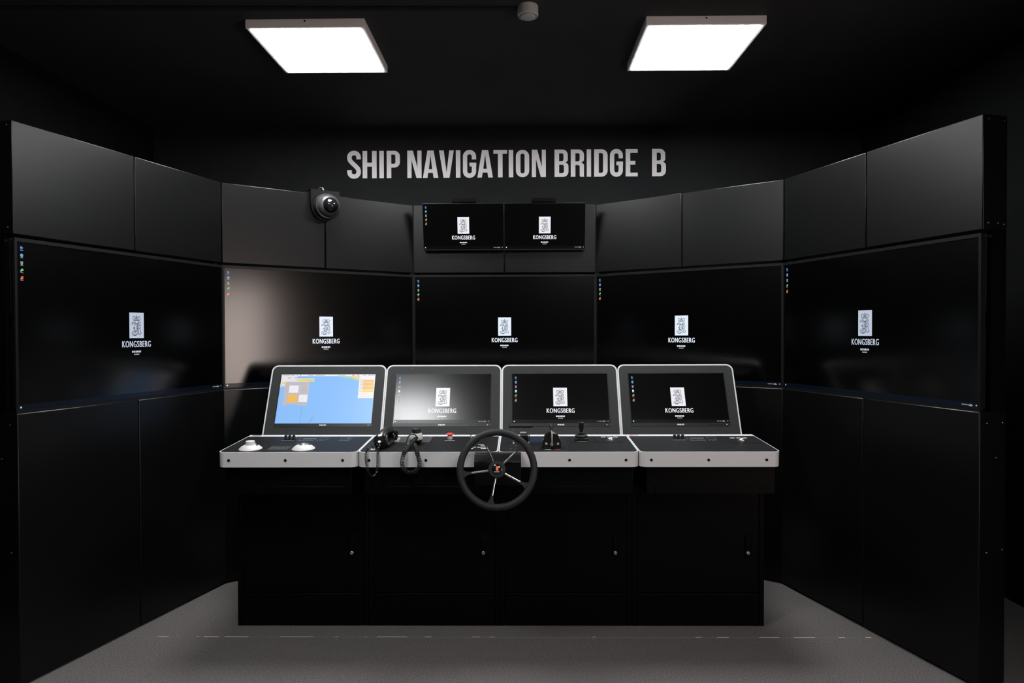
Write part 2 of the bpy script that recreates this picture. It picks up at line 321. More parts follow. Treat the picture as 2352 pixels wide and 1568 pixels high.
def desktop_picture(parent, w, h, cz, y, k, white, icons, tray=True, start=True, bar=False):
    """wallpaper crest, word, small text, icons and task bar on a screen of size w x h centred on z = cz"""
    names = [white] + PXN[1:8] + ['px_bar' if bar else 'px_off']; e = .0004
    lw, lh = .088 * k, .124 * k; zc = cz + .008 * k
    m = MB(); m.mi = 0; rect(m, -lw / 2, lw / 2, zc - lh / 2, zc + lh / 2, y)
    m.mi = 1
    T = T3(0, y - e, zc) @ XZ
    for L in LOGO: ribbon(m, [((x - 692.5) / 425 * lw, -(yy - 670) / 610 * lh) for x, yy in smooth(L)], .0025 * k, T)
    m.build('crest', names, parent, smooth=False)
    m = MB()
    for q in (-.0010, 0, .0010):
        m.mesh(TXT_KONGSBERG, T3(q * k, y - q * .05, zc - .091 * k) @ XZ @ Matrix.Diagonal((.173 * k, .030 * k, 1, 1)))
    x = -.0295 * k
    for q in (.012, .010, .006, .011, .009, .0075):
        rect(m, x, x + q * .80 * k, zc - .1325 * k, zc - .1235 * k, y); x += q * 1.02 * k
    m.mi = 7; x = -.017 * k
    for q in (.009, .006, .011, .006): rect(m, x, x + q * .9 * k, zc - .1435 * k, zc - .138 * k, y); x += q * k
    m.build('word_print', names, parent, smooth=False)
    ix = -w / 2 + .022 * k; iz = cz + h / 2 - .024 * k; q = .0068 * k
    for kind in icons:
        m = MB()
        if kind == 'arrow':
            m.mi = 2; m.quad([(ix - q, y, iz + q), (ix + q * .3, y, iz + q * .8), (ix + q, y, iz), (ix - q * .2, y, iz - q), (ix - q * .9, y, iz - q * .6), (ix + q * .1, y, iz)])
            m.mi = 3; rect(m, ix - q * .9, ix - q * .2, iz - q * .2, iz + q * .5, y - e)
        elif kind == 'globe':
            m.mi = 3; m.quad([(ix + q * math.cos(a * PI / 5), y, iz + q * math.sin(a * PI / 5)) for a in range(10)])
            m.mi = 2; rect(m, ix - q * .2, ix + q, iz - q * .35, iz + q * .1, y - e)
        elif kind == 'bin':
            m.mi = 4; m.quad([(ix - q * .6, y, iz - q), (ix + q * .6, y, iz - q), (ix + q * .85, y, iz + q * .8), (ix - q * .85, y, iz + q * .8)])
            m.mi = 1; rect(m, ix - q * .3, ix + q * .35, iz - q * .4, iz + q * .4, y - e)
        elif kind == 'doc':
            m.mi = 0; m.quad([(ix - q * .7, y, iz - q), (ix + q * .8, y, iz - q), (ix + q * .8, y, iz + q * .4), (ix + q * .3, y, iz + q), (ix - q * .7, y, iz + q)])
        elif kind == 'net':
            m.mi = 5; m.quad([(ix + q * .25 + q * .8 * math.cos(a * PI / 4), y, iz + q * .3 + q * .8 * math.sin(a * PI / 4)) for a in range(8)])
            m.mi = 3; rect(m, ix - q, ix - q * .1, iz - q * .8, iz + q * .2, y - e)
        else:
            m.mi = 6; rect(m, ix - q * .6, ix + q * .9, iz - q * .8, iz + q, y)
            m.mi = 0; rect(m, ix - q * .9, ix - q * .2, iz - q * .9, iz - q * .3, y - e)
        m.mi = 7; rect(m, ix - q * .9, ix + q * .9, iz - q * 1.6, iz - q * 1.28, y)
        m.build('icon', names, parent, smooth=False)
        iz -= .0305 * k
    m = MB()
    m.mi = 8; rect(m, -w / 2 + .002, w / 2 - .002, cz - h / 2 + .001, cz - h / 2 + .022 * k, y)
    bz = cz - h / 2 + .011 * k
    if start:
        m.mi = 0; rect(m, -w / 2 + .008 * k, -w / 2 + .015 * k, bz - .0034 * k, bz + .0034 * k, y - e)
    if tray:
        m.mi = 7; x = w / 2 - .075 * k
        for q in (.003, .005, .005, .005): rect(m, x, x + q * k, bz - .0024 * k, bz + .0024 * k, y - e); x += (q + .0045) * k
        rect(m, x, x + .010 * k, bz + .001 * k, bz + .0038 * k, y - e); rect(m, x - .002 * k, x + .014 * k, bz - .004 * k, bz - .001 * k, y - e)
        rect(m, w / 2 - .012 * k, w / 2 - .006 * k, bz - .002 * k, bz + .003 * k, y - e)
    m.build('task_bar', names, parent, smooth=False)
ICO5 = ('arrow', 'globe', 'bin', 'net', 'orange'); ICO6 = ('arrow', 'globe', 'bin', 'doc', 'net', 'orange')

# ------------------------------------------------------------------ display wall: five bays, each turned 37 degrees
W = 1.235; PHI = math.radians(37.0); ZT, ZST, ZSB = 2.3033, 1.8314, 1.1177
C0 = Vector((-W / 2, 4.733, 0)); D0 = Vector((W / 2, 4.733, 0))
def dirv(a): return Vector((math.cos(a), math.sin(a), 0))
bays = [(None, 0, 0)] * 5
Bj = C0 - dirv(PHI) * W; Aj = Bj - dirv(2 * PHI) * W; Ej = D0 + dirv(-PHI) * W; Fj = Ej + dirv(-2 * PHI) * W
cen = [((Aj + Bj) / 2, 2 * PHI), ((Bj + C0) / 2, PHI), ((C0 + D0) / 2, 0), ((D0 + Ej) / 2, -PHI), ((Ej + Fj) / 2, -2 * PHI)]
WHERE = ['at the end of the curve beside the blue chart console', 'under the dome camera', 'behind the twin hanging monitors', 'between the twin monitors and the end bay, right of centre', 'at the end of the curve beside the keyboard drawer console']
RACKL = ['black display rack bay ending the curve on the dial console side', 'black display rack bay carrying the dome camera on top', 'central black display rack bay behind the twin hanging monitors',
         'black display rack bay between the central bay and the joystick side end bay', 'black display rack bay ending the curve, screws showing on its outer side']
TVL = ['large wall screen ending the curve on the dial console side, dark with crest', 'large wall screen with warm glare under the dome camera', 'central large wall screen straight behind the two middle console monitors',
       'large wall screen behind the console monitor of the knobs and trackball plate', 'large wall screen ending the curve on the knobs and trackball console side']
PW = W / 2 - .0022
for i, (c, a) in enumerate(cen):
    rk = thing('display_rack', c, RACKL[i], 'display rack', (0, 0, a), 'curved display wall racks')
    for sx in (-1, 1):
        x0, x1 = (-W / 2 + .0012, -.0022) if sx < 0 else (.0022, W / 2 - .0012)
        B(x0, x1, 0, .125, ZST + .012, ZT).build('upper_panel', 'rack_black', rk, bevel=.004)
        B(x0, x1, -.012, .125, .012, ZSB - .0015).build('lower_panel', 'rack_black', rk, bevel=.004)
        B(sx * (W / 2 - .012) - .010, sx * (W / 2 - .012) + .010, .045, .122, ZSB - .0015, ZST + .012).build('post', 'console_black', rk)
        B(sx * .5 - .03, sx * .5 + .03, .02, .08, 0, .012).build('foot', 'groove_black', rk)
    B(-W / 2 + .03, W / 2 - .03, .06, .11, 1.45, 1.52).build('crossbar', 'console_black', rk)
    if i in (0, 4):
        sx = -1 if i == 0 else 1
        for yy, zz in ((.028, 2.285), (.108, 2.282), (.028, 1.872), (.078, 1.872), (.108, 1.868), (.028, 1.07), (.108, 1.07), (.075, .93), (.028, .55), (.108, .555)):
            MB().lathe([(.0035, 0), (.0032, .0012), (.002, .0016)], 8, T3(sx * (W / 2 - .0012), yy, zz) @ RY(sx * PI / 2)).build('screw', 'steel', rk)
    tv = thing('display_screen', c + Vector((0, 0, ZSB - .0015)), TVL[i], 'screen', (0, 0, a), 'large screens of the curved wall')
    hh = ZST - ZSB; bz = .011
    m = MB(); hw2 = W / 2 - .0015
    me = flat([rrect(-hw2, hw2, 0, hh, .003, .003, .003, .003, 2), rrect(-hw2 + bz, hw2 - bz, .013, hh - .015, 0, 0, 0, 0)[::-1]], .012)
    m.mesh(me, T3(0, .004, 0) @ XZ); m.build('bezel', 'bezel_black', tv, bevel=.0012)
    B(-hw2 + .02, hw2 - .02, .0045, .04, .008, hh - .008).build('back_cover', 'bezel_black', tv)
    sc = B(-hw2 + bz + .0003, hw2 - bz - .0003, -.0035, .0035, .0133, hh - .0153).build('screen', 'tv_screen', tv, smooth=False)
    sw, sh = 2 * (hw2 - bz), hh - .028
    desktop_picture(sc, sw, sh, .013 + sh / 2, -.0042, 1.0, 'px_white_dim' if i in (0, 4) else 'px_white_tv', ICO5, bar=True)

# ------------------------------------------------------------------ dome camera hooked over the rack
c, a = cen[1]
t = thing('dome_camera', c + Vector((0, 0, ZT)), 'black dome security camera on a bracket hooked over the top of the display rack', 'camera', (0, 0, a))
cxm = -.008
pl = [(-.100, .022), (-.100, -.078), (-.086, -.078)] + [(cxm + .088 * math.cos(q), -.080 + .088 * math.sin(q)) for q in [PI + .02 + (PI - .04) * k / 20 for k in range(21)]] + [(.070, -.078), (.084, -.078), (.084, .022)]
me = flat([pl], .003); MB().mesh(me, T3(0, -.020, 0) @ XZ).build('bracket', 'mid_grey' if 0 else 'rack_black', t, bevel=.0008)
B(-.100, .084, -.020, .04, .019, .022).build('hook', 'rack_black', t, bevel=.0008)
B(-.080, .064, -.0195, .0, -.06, -.04).build('spacer', 'rack_black', t)
TD = T3(cxm + .004, -.023, -.080) @ FRONT
MB().lathe([(.081, 0), (.081, .030), (.077, .036), (.070, .038)], 40, TD).build('housing', 'black_plastic', t)
MB().lathe([(.070, .038), (.069, .048), (.063, .062), (.054, .072), (.048, .075), (.046, .073)], 40, TD).build('collar', 'mid_grey', t)
MB().lathe([(.0475, .068)] + [(.0475 * math.cos(q * PI / 20), .072 + .042 * math.sin(q * PI / 20)) for q in range(1, 10)] + [(.0005, .114)], 40, TD).build('lens_dome', 'black_gloss', t)
MB().tube([(-.030, .03, .020), (-.030, .026, .034), (-.026, .01, .042), (-.018, -.005, .038), (-.016, -.010, .028), (-.016, -.012, .022)], .005, 8).build('cable', 'steel', t)

# ------------------------------------------------------------------ twin hanging monitors with small boxes on top
TILT = math.radians(11); MYB, MZB, MH, MW = 4.690, 1.991, .310, .5415
for sx, lab in ((-1, 'hanging monitor with desktop icons, beside its twin above the central wall screen'), (1, 'hanging monitor without desktop icons, beside its twin above the central wall screen')):
    t = thing('overhead_monitor', (sx * MW / 2, MYB, MZB), lab, 'monitor', (TILT, 0, 0), 'twin hanging monitors')
    hm = MW / 2 - .0004
    MB().box(-hm, hm, -.004, .020, 0, MH).build('casing', 'monitor_bezel', t, bevel=.0015)
    B(-.12, .12, .020, .036, .14, .27).build('rear_housing', 'black_plastic', t, bevel=.004)
    B(-.05, .05, .036, .074, .15, .24).build('wall_mount', 'black_plastic', t, bevel=.002)
    sc = B(-hm + .003, hm - .003, -.0055, -.0035, .010, MH - .003).build('screen', 'monitor_screen', t, smooth=False)
    desktop_picture(sc, .532, .297, .1585, -.0060, .880, 'px_white', ICO5 if sx < 0 else (), tray=True)
    zt = MZB + MH * math.cos(TILT); yt = MYB - MH * math.sin(TILT)
    b_ = thing('sensor_box', (-.267 if sx < 0 else .264, yt + .014, zt + .006), 'small flat black box on top of the hanging monitor ' + ('with icons' if sx < 0 else 'without icons'), 'box')
    B(-.080, .080, -.012, .03, 0.002, .028).build('body', 'console_black', b_, bevel=.002)
    B(-.02, .02, -.004, .016, -.0, .003).build('mount', 'console_black', b_)
    if sx < 0: MB().tube([(.07, .02, .012), (.09, .022, .012), (.105, .025, .009), (.118, .034, -.000), (.118, .055, -.03)], .0022, 6).build('cable', 'black_plastic', b_)

# ------------------------------------------------------------------ console
WD = .6463
YD, ZD, ZD0 = 3.19, .8926, .8227
SL = math.atan2(.0209, .402)
PY, PZ, PA = 3.754, .894, -math.atan2(.428, .904)
CONL = ['console unit with two round white dials and the blue chart monitor', 'console unit with the telephone handset, microphone and red stop button', 'console unit with levers, joystick and small blue readout', 'console unit with three knobs and a lone trackball, above a drawer']
MONL = ['slanted console monitor showing a blue sea chart', 'slanted console monitor washed by a bright white glare', 'slanted console monitor behind the levers and joystick', 'slanted console monitor behind the three knobs and trackball plate']
APR = [(-.309, .283), (-.303, .300), (-.300, .303), (-.283, .314)]
def desk_T(root_y=3.6): return T3(0, YD - root_y, ZD) @ RX(SL)
ROOT_Y = 3.6
for i in range(4):
    xc = (i - 1.5) * WD
    cu = thing('bridge_console', (xc, ROOT_Y, 0), CONL[i], 'console', group='row of console units')
    y = lambda v: v - ROOT_Y
    hw = WD / 2 - .0008
    B(-hw, hw, y(3.428), y(3.95), .0, .80).build('cabinet_body', 'console_black', cu, bevel=.002)
    for sx in (-1, 1):
        B(min(sx * .2985, sx * hw), max(sx * .2985, sx * hw), y(3.411), y(3.4285), 0, .70).build('side_post', 'console_black', cu, bevel=.0025)
    dr = B(-.2965, .2965, y(3.413), y(3.4285), .1645, .70).build('door', 'console_black', cu, bevel=.002)
    MB().box(.238 - .011, .238 + .021, y(3.406), y(3.413), .337, .452).build('handle', 'console_black', dr, bevel=.003)
    MB().box(.238 - .006, .238 + .016, y(3.400), y(3.4065), .385, .447).build('handle_lever', 'console_black', dr, bevel=.003)
    MB().lathe([(.0085, 0), (.0085, .003), (.007, .0042), (.003, .0042), (.002, .003)], 16, T3(.243, y(3.4062), .3615) @ FRONT).build('lock', 'steel', dr)
    B(-.2965, .2965, y(3.408), y(3.4285), .004, .1615).build('plinth_panel', 'console_black', cu, bevel=.002)
    a0, a1 = APR[i]
    B(a0, a1, y(3.24), y(3.7), .686, ZD0 - .001).build('apron', 'console_black', cu, bevel=.004)
    B(a0 + .041, a1 - .037, y(3.236), y(3.2405), .6885, .727).build('drawer_front', 'console_black', cu, bevel=.002)
    # sloping desk
    TD = desk_T()
    RC = .034
    me = flat([rrect(-hw, hw, 0, .4045, RC, RC, .004, .004)], ZD - ZD0)
    m = MB().mesh(me, TD @ T3(0, 0, -(ZD - ZD0))); o = m.build('desk_frame', 'desk_grey', cu, bevel=.0022)
    me = flat([rrect(-hw + .0055, hw - .0055, .0055, .360, RC - .005, RC - .005, .004, .004)], .0012)
    MB().mesh(me, TD @ T3(0, 0, -.0004)).build('desk_surface', 'desk_black' if i in (0, 3) else 'desk_black', cu)
    B(-hw, hw, y(3.5935), y(3.75), .80, .83).build('rear_shelf', 'console_black', cu)
    for su in ((-.269, -.008, .256) if i != 2 else (-.26, .004, .262)):
        MB().lathe([(.0062, 0), (.0062, .0012), (.0045, .0016), (.003, -.0008)], 14, T3(su, y(YD), .856) @ FRONT).build('screw', 'groove_black', cu)
    # slanted monitor panel: light frame, dark face, opening for the monitor
    TP = T3(0, y(PY), PZ) @ RX(PA)
    hp = WD / 2 - .0006
    hole = [(-.268, .0405), (-.268, .352), (.268, .352), (.268, .0405)]
    me = flat([rrect(-hp, hp, -.098, .4035, 0, 0, .036, .036), hole], .030)
    MB().mesh(me, TP @ T3(0, .030, 0) @ XZ).build('panel_frame', 'desk_grey', cu, bevel=.0012)
    me = flat([rrect(-hp + .0075, hp - .0075, -.096, .3955, 0, 0, .030, .030), hole], .0016)
    MB().mesh(me, TP @ T3(0, .0006, 0) @ XZ).build('panel_face', 'panel_grey', cu)
    MB().box(-.30, .30, .031, .13, -.09, .37, TP).build('panel_housing', 'console_black', cu, bevel=.004)
    for su in (-.181, .179):
        MB().lathe([(.0058, 0), (.0056, .0014), (.0035, .0016), (.002, .0006)], 12, TP @ T3(su, -.001, .385) @ FRONT).build('screw', 'black_plastic', cu)
    # monitor set into the panel
    mo = thing('console_monitor', (xc, PY, PZ), MONL[i], 'monitor', (PA, 0, 0), 'monitors set into the console')
    me = flat([[(-.2672, .0415), (.2672, .0415), (.2672, .3512), (-.2672, .3512)], [(-.2638, .0605), (-.2638, .3472), (.2638, .3472), (.2638, .0605)]], .020)
    MB().mesh(me, T3(0, .018, 0) @ XZ).build('bezel', 'monitor_bezel', mo, bevel=.0008)
    B(-.262, .262, .018, .029, .046, .346).build('back_cover', 'monitor_bezel', mo)
    sc = B(-.2640, .2640, -.0004, .010, .0600, .3470).build('screen', 'monitor_screen', mo, smooth=False)
    m = MB()
    for q in (-.0005, 0, .0005): m.mesh(TXT_PHILIPS, T3(q, -.0024 - q * .1, .0505) @ XZ @ Matrix.Diagonal((.036, .0075, 1, 1)))
    m.build('brand_print', 'px_white', mo, smooth=False)  # printed lettering, its brightness put in as the emissive screen white
    m = MB()
    for k in range(5): m.box(.155 + k * .0195, .165 + k * .0195, -.0028, -.0018, .0495, .0515)
    m.build('button_row', 'groove_black', mo)
    MB().box(.246, .2495, -.0029, -.0018, .0490, .0525).build('power_light', 'px_white', mo)
    if i == 0:
        m = MB(); yy = -.0012; e = .0003
        X = lambda q: (q - .5) * .526
        Z = lambda q: .0605 + q * .2862
        def R_(mi, x0, x1, z0, z1, l=0): m.mi = mi; rect(m, X(x0), X(x1), Z(z0), Z(z1), yy - l * e)
        names = ['ch_sea', 'ch_grey', 'ch_light', 'ch_yellow', 'ch_orange', 'ch_peach', 'ch_green', 'ch_land', 'ch_line', 'ch_pale', 'px_orange']
        R_(0, 0, 1, 0, 1)
        m.mi = 6; m.quad([(X(q), yy - e, Z(z)) for q, z in ((.60, .97), (.84, .97), (.84, .85), (.80, .88), (.73, .915), (.66, .935))])
        m.mi = 7; m.quad([(X(q), yy - 2 * e, Z(z)) for q, z in ((.71, .97), (.84, .97), (.84, .87), (.78, .925))])
        R_(9, 0, 1, .965, 1, 3)
        for x0, x1 in ((.01, .09), (.10, .14), (.16, .17), (.28, .34), (.36, .46), (.60, .68), (.80, .83), (.87, .90), (.92, .99)): R_(1, x0, x1, .974, .988, 4)
        R_(10, .195, .205, .972, .992, 4); R_(10, .755, .775, .974, .990, 4)
        R_(2, 0, .17, .845, .965, 3); R_(9, .05, .17, .905, .912, 4); R_(8, .07, .10, .925, .935, 4); R_(8, .145, .165, .925, .935, 4)
        R_(2, 0, .05, .74, .85, 3); R_(3, .012, .045, .795, .835, 4); R_(1, .01, .045, .745, .765, 4)
        R_(1, .05, .31, .36, .86, 4); R_(2, .05, .31, .845, .862, 5)
        R_(2, .175, .355, .85, .915, 5); R_(3, .185, .35, .858, .898, 6); R_(4, .27, .345, .862, .880, 7)
        R_(9, .10, .20, .62, .77, 5); R_(2, .215, .305, .605, .768, 5); R_(1, .217, .303, .608, .765, 6)
        R_(4, .10, .20, .425, .58, 5); R_(9, .215, .305, .43, .58, 5)
        m.mi = 1
        ribbon(m, [(X(.105), Z(.63)), (X(.195), Z(.76))], .0008, T3(0, yy - 7 * e, 0) @ XZ); ribbon(m, [(X(.105), Z(.435)), (X(.195), Z(.57))], .0008, T3(0, yy - 7 * e, 0) @ XZ); ribbon(m, [(X(.22), Z(.44)), (X(.30), Z(.57))], .0008, T3(0, yy - 7 * e, 0) @ XZ)
        R_(0, .10, .20, .36, .378, 6)
        R_(9, .835, 1, .505, .968, 4)
        for k in range(6): R_(4 if k % 2 else 5, .872, .992, .665 + k * .037, .700 + k * .037, 5)
        R_(3, .872, .992, .628, .660, 5)
        for k in range(8): R_(1, .845, .868, .64 + k * .035, .652 + k * .035, 5)
        for k in range(5): R_(1, .89, .925, .675 + k * .044, .683 + k * .044, 6)
        for k in range(3): R_(5, .85, .985, .53 + k * .03, .538 + k * .03, 5)
        m.mi = 8
        for L in ([(.262, 0), (.262, .35)], [(.345, 0), (.40, .145)], [(.360, 0), (.40, .145)], [(.42, .06), (.428, .045)]):
            ribbon(m, [(X(q), Z(z)) for q, z in L], .0009, T3(0, yy - 8 * e, 0) @ XZ)
        m.build('chart_picture', names, sc, smooth=False)
    else:
        desktop_picture(sc, .526, .286, .2035, -.0012, .871, 'px_white', ICO6)
    # -------- things printed on or set into the desk surface
    def legend(rects, name='printed_legend', mm='print_dim'):
        m = MB()
        for (u0_, u1_, d0_, d1_) in rects: m.box(u0_, u1_, d0_, d1_, .0008, .0011, TD)
        o = m.build(name, mm, cu, smooth=False); o['kind'] = 'stuff'; return o
    def frame_r(u0_, u1_, d0_, d1_, s=.0012): return [(u0_, u1_, d0_, d0_ + s * 2), (u0_, u1_, d1_ - s * 2, d1_), (u0_, u0_ + s, d0_, d1_), (u1_ - s, u1_, d0_, d1_)]
    def knobs(us, dd):
        for u in us:
            k_ = MB().lathe([(.0090, .0008), (.0090, .004), (.0078, .0055), (.0070, .022), (.0064, .0235)], 16, TD @ T3(u, dd, 0)).build('knob', 'black_plastic', cu)
    def trackplate(u0_, u1_, d0_, d1_, u, dd):
        p_ = MB().box(u0_, u1_, d0_, d1_, .0006, .0024, TD).build('trackball_plate', 'desk_black', cu, bevel=.0006)
        MB().lathe([(.024, .0024), (.023, .0034), (.017, .0038)], 24, TD @ T3(u, dd, 0)).build('ring', 'black_plastic', p_)
        MB().lathe([(.017 * math.cos(q * PI / 16), .003 + .0135 * math.sin(q * PI / 16)) for q in range(0, 8)] + [(.0003, .0165)], 20, TD @ T3(u, dd, 0)).build('ball', 'steel', p_)
        m = MB()
        for k in (-1, 0, 1): m.box(u - .010 + k * .031, u + .012 + k * .031, dd + .055, dd + .068, .0024, .0034, TD)
        m.build('button_row', 'grey_plastic', p_)
        for su in (u0_ + .012, u1_ - .012):
            for sd in (d0_ + .02, d1_ - .015): MB().lathe([(.003, .0024), (.0028, .0030)], 8, TD @ T3(su, sd, 0)).build('screw', 'groove_black', p_)
    if i in (0, 3):
        rr = []
        for k in range(5): rr.append((-.112 + k * .0125, -.103 + k * .0125, .256, .266))
        rr += [(-.060, -.0585, .28, .335), (-.035, -.0335, .28, .335)]
        for k in range(7): rr += [(-.030 + k * .0115, -.0225 + k * .0115, .250, .262)] + ([(-.028 + k * .0115, -.021 + k * .0115, .29, .315)] if k else [])
        rr += frame_r(.068, .108, .275, .33) + [(.062, .069, .252, .26), (.078, .084, .252, .26), (.090, .097, .252, .26)]
        legend(rr)
        knobs((-.100, -.080, -.060), .287)
    if i == 0:
        rr = []
        for a_ in range(5):
            for b_ in range(3): rr += frame_r(-.112 + a_ * .019, -.097 + a_ * .019, .056 + b_ * .025, .076 + b_ * .025, .001)
        rr += [(.172 + k * .014, .181 + k * .014, .25, .262) for k in range(4)] + frame_r(.172, .225, .28, .33)
        legend(rr, 'keypad_print')
        MB().lathe([(.0042, .0008), (.004, .0016)], 8, TD @ T3(.207, .312, 0)).build('indicator_light', 'led_green', cu)
        for u, kind in ((-.198, 0), (.052, 1)):
            q_ = MB().lathe([(.053, .0008), (.051, .0035), (.040, .0135), (.030, .019), (.026, .020)], 40, TD @ T3(u, .078, 0)).build('dial' if kind == 0 else 'trackball_dome', 'white_plastic', cu)
            if kind == 0:
                MB().lathe([(.023, .019), (.023, .022), (.0215, .023), (.0205, .036), (.018, .038), (.003, .0382)], 32, TD @ T3(u, .078, 0)).build('turning_knob', 'white_plastic', q_)
                for sx in (-1, 1): MB().box(u + sx * .030 - .005, u + sx * .030 + .005, .070, .086, .0165, .0205, TD).build('button', 'black_plastic', q_, bevel=.001)
            else:
                MB().lathe([(.020 * math.cos(k * PI / 16), .017 + .011 * math.sin(k * PI / 16)) for k in range(8)] + [(.0003, .028)], 24, TD @ T3(u, .078, 0)).build('ball', 'chrome', q_)
                for sx in (-1, 1): MB().box(u + sx * .0265 - .006, u + sx * .0265 + .006, .074, .092, .0175, .0225, TD).build('button', 'black_plastic', q_, bevel=.001)
        legend([(-.306, -.262, .375, .395)], 'maker_label', 'print_dim'); legend([(-.288, -.272, .380, .391)], 'maker_label_mark', 'print_red')
    if i == 3:
        trackplate(.157, .303, .182, .328, .219, .236)
        legend([(-.307, -.285, .378, .392), (-.280, -.265, .378, .392)], 'maker_label', 'print_red')
    if i == 1:
        m = MB()
        for q in ((-.300, -.012, .2025, .2045), (-.1545, -.1525, .008, .2025), (-.0125, -.0105, .008, .357)): m.box(q[0], q[1], q[2], q[3], .0007, .00095, TD)
        m.build('panel_joint', 'groove_black', cu, smooth=False)
        MB().box(-.285, -.018, .214, .352, .0006, .0016, TD).build('inlay_plate', 'mid_grey', cu, bevel=.0004)
        legend([(-.128, -.103, .183, .190), (.052, .102, .250, .256)], 'label_strip', 'print_white')
        MB().box(-.195, -.172, .215, .285, .0008, .010, TD).build('phone_rest', 'grey_plastic', cu, bevel=.002)
        rr = [(.224, .252, .157, .163), (.236, .256, .130, .138), (.200, .216, .098, .104), (.222, .268, .098, .104), (.240, .268, .066, .076), (.195, .205, .066, .076)]
        legend(rr, 'key_print', 'print_white')
        MB().box(-.270, -.250, .034, .050, .0008, .006, TD).build('jack', 'white_plastic', cu, bevel=.001)
    if i == 2:
        m = MB()
        for q in ((.008, .010, .008, .357), (.022, .024, .008, .357), (.022, .150, .1995, .2015), (.150, .152, .2, .357), (-.29, -.02, .1995, .2015)): m.box(q[0], q[1], q[2], q[3], .0007, .00095, TD)
        m.build('panel_joint', 'groove_black', cu, smooth=False)
        trackplate(.154, .278, .204, .345, .226, .262)
        MB().box(-.172, -.112, .222, .352, .0006, .0018, TD).build('readout', 'lcd_navy', cu, bevel=.0004)
        MB().box(-.222, -.183, .235, .30, .0008, .030, TD).build('control_block', 'black_plastic', cu, bevel=.003)
        MB().box(-.222, -.190, .30, .303, .012, .034, TD).build('control_block_tag', 'print_white', cu)
        legend([(-.108, -.080, .050, .056)], 'label_strip', 'print_white'); legend([(-.062, -.034, .050, .056)], 'red_label_strip', 'print_red'); legend([(.055, .108, .225, .232)], 'joystick_label', 'print_white')
        m = MB()
        for k in range(4):
            for b_ in range(2): m.box(-.27 + k * .026, -.262 + k * .026, .06 + b_ * .07, .066 + b_ * .07, .0008, .0011, TD)
        m.build('printed_legend', 'print_dim', cu, smooth=False)['kind'] = 'stuff'

# ------------------------------------------------------------------ devices standing on the desk
def on_desk(name, i, u, dd, label, cat, group=None):
    p = T3((i - 1.5) * WD, YD, ZD) @ RX(SL) @ Vector((u, dd, .0009))
    return thing(name, p, label, cat, (SL, 0, 0), group)
def coil(path, R_, r, pitch, n=10, sides=5):
    P = [Vector(p) for p in path]
    # smooth the control path, then wind a helix round it
    def cr(t):
        k = min(int(t), len(P) - 2); f = t - k; p0 = P[max(k - 1, 0)]; p1 = P[k]; p2 = P[k + 1]; p3 = P[min(k + 2, len(P) - 1)]
        return .5 * ((2 * p1) + (p2 - p0) * f + (2 * p0 - 5 * p1 + 4 * p2 - p3) * f * f + (3 * p1 - p0 - 3 * p2 + p3) * f ** 3)
    fine = [cr(k * (len(P) - 1) / 400) for k in range(401)]
    L = [0]
    for a_, b_ in zip(fine, fine[1:]): L.append(L[-1] + (b_ - a_).length)
    N = int(L[-1] / pitch * n); out = []; ref = Vector((0, 1, 0)); j = 0
    for k in range(N + 1):
        s = L[-1] * k / N
        while j < 399 and L[j + 1] < s: j += 1
        f = (s - L[j]) / max(L[j + 1] - L[j], 1e-9); p = fine[j].lerp(fine[j + 1], f); tt = (fine[j + 1] - fine[j]).normalized()
        s1 = tt.cross(ref).normalized(); q = s1.cross(tt).normalized(); ref = q
        a_ = 2 * PI * k / n; rr = R_ * min(1, k / n * .6 + .2, (N - k) / n * .6 + .2)
        out.append(p + s1 * (rr * math.cos(a_)) + q * (rr * math.sin(a_)))
    return MB().tube(out, r, sides)
def world_pts(root, pts): inv = (Matrix.Translation(root.location) @ root.rotation_euler.to_matrix().to_4x4()).inverted(); return [tuple(inv @ Vector(p)) for p in pts]

# telephone handset lying across its cradle, curly cord hanging over the front edge
t = on_desk('telephone_handset', 1, -.232, .075, 'black telephone handset with a curly cord hanging over the white desk edge', 'telephone')
B(-.022, .040, .02, .15, 0, .022).build('cradle', 'black_plastic', t, bevel=.006)
MB().lathe([(.012, -.030), (.026, -.026), (.031, -.014), (.031, .012), (.026, .024), (.014, .028)], 24, T3(.000, .004, .032) @ RX(.75)).build('mouthpiece', 'black_gloss', t)
MB().lathe([(.012, -.026), (.024, -.022), (.027, -.010), (.027, .010), (.022, .020), (.012, .023)], 24, T3(.030, .160, .034) @ RX(-.35)).build('earpiece', 'black_gloss', t)
hp_ = [(0, .006, .040), (.002, .03, .056), (.007, .06, .066), (.014, .095, .069), (.022, .13, .064), (.029, .158, .046)]
MB().tube(hp_, .022, 14, ry=.014).build('handle', 'black_plastic', t)
MB().box(-.019, .019, .016, .019, .058, .061).build('trim_line', 'white_plastic', t)
xo, fr = -.323 + 0, 3.176
pw = [(-.548, 3.225, .925), (-.549, 3.190, .912), (-.5495, fr, .890), (-.550, fr, .86), (-.551, fr, .825), (-.556, 3.18, .800), (-.573, 3.182, .783), (-.590, 3.18, .800), (-.599, fr, .830), (-.603, fr, .862), (-.602, fr - .002, .895), (-.596, 3.192, .912)]
coil(world_pts(t, pw), .0046, .0013, .0046).build('curly_cord', 'black_gloss', t)
MB().tube(world_pts(t, [(-.596, 3.192, .912), (-.591, 3.205, .921), (-.584, 3.218, .917), (-.580, 3.226, .905), (-.579, 3.230, .899)]), .0016, 6).build('cord_end', 'black_plastic', t)

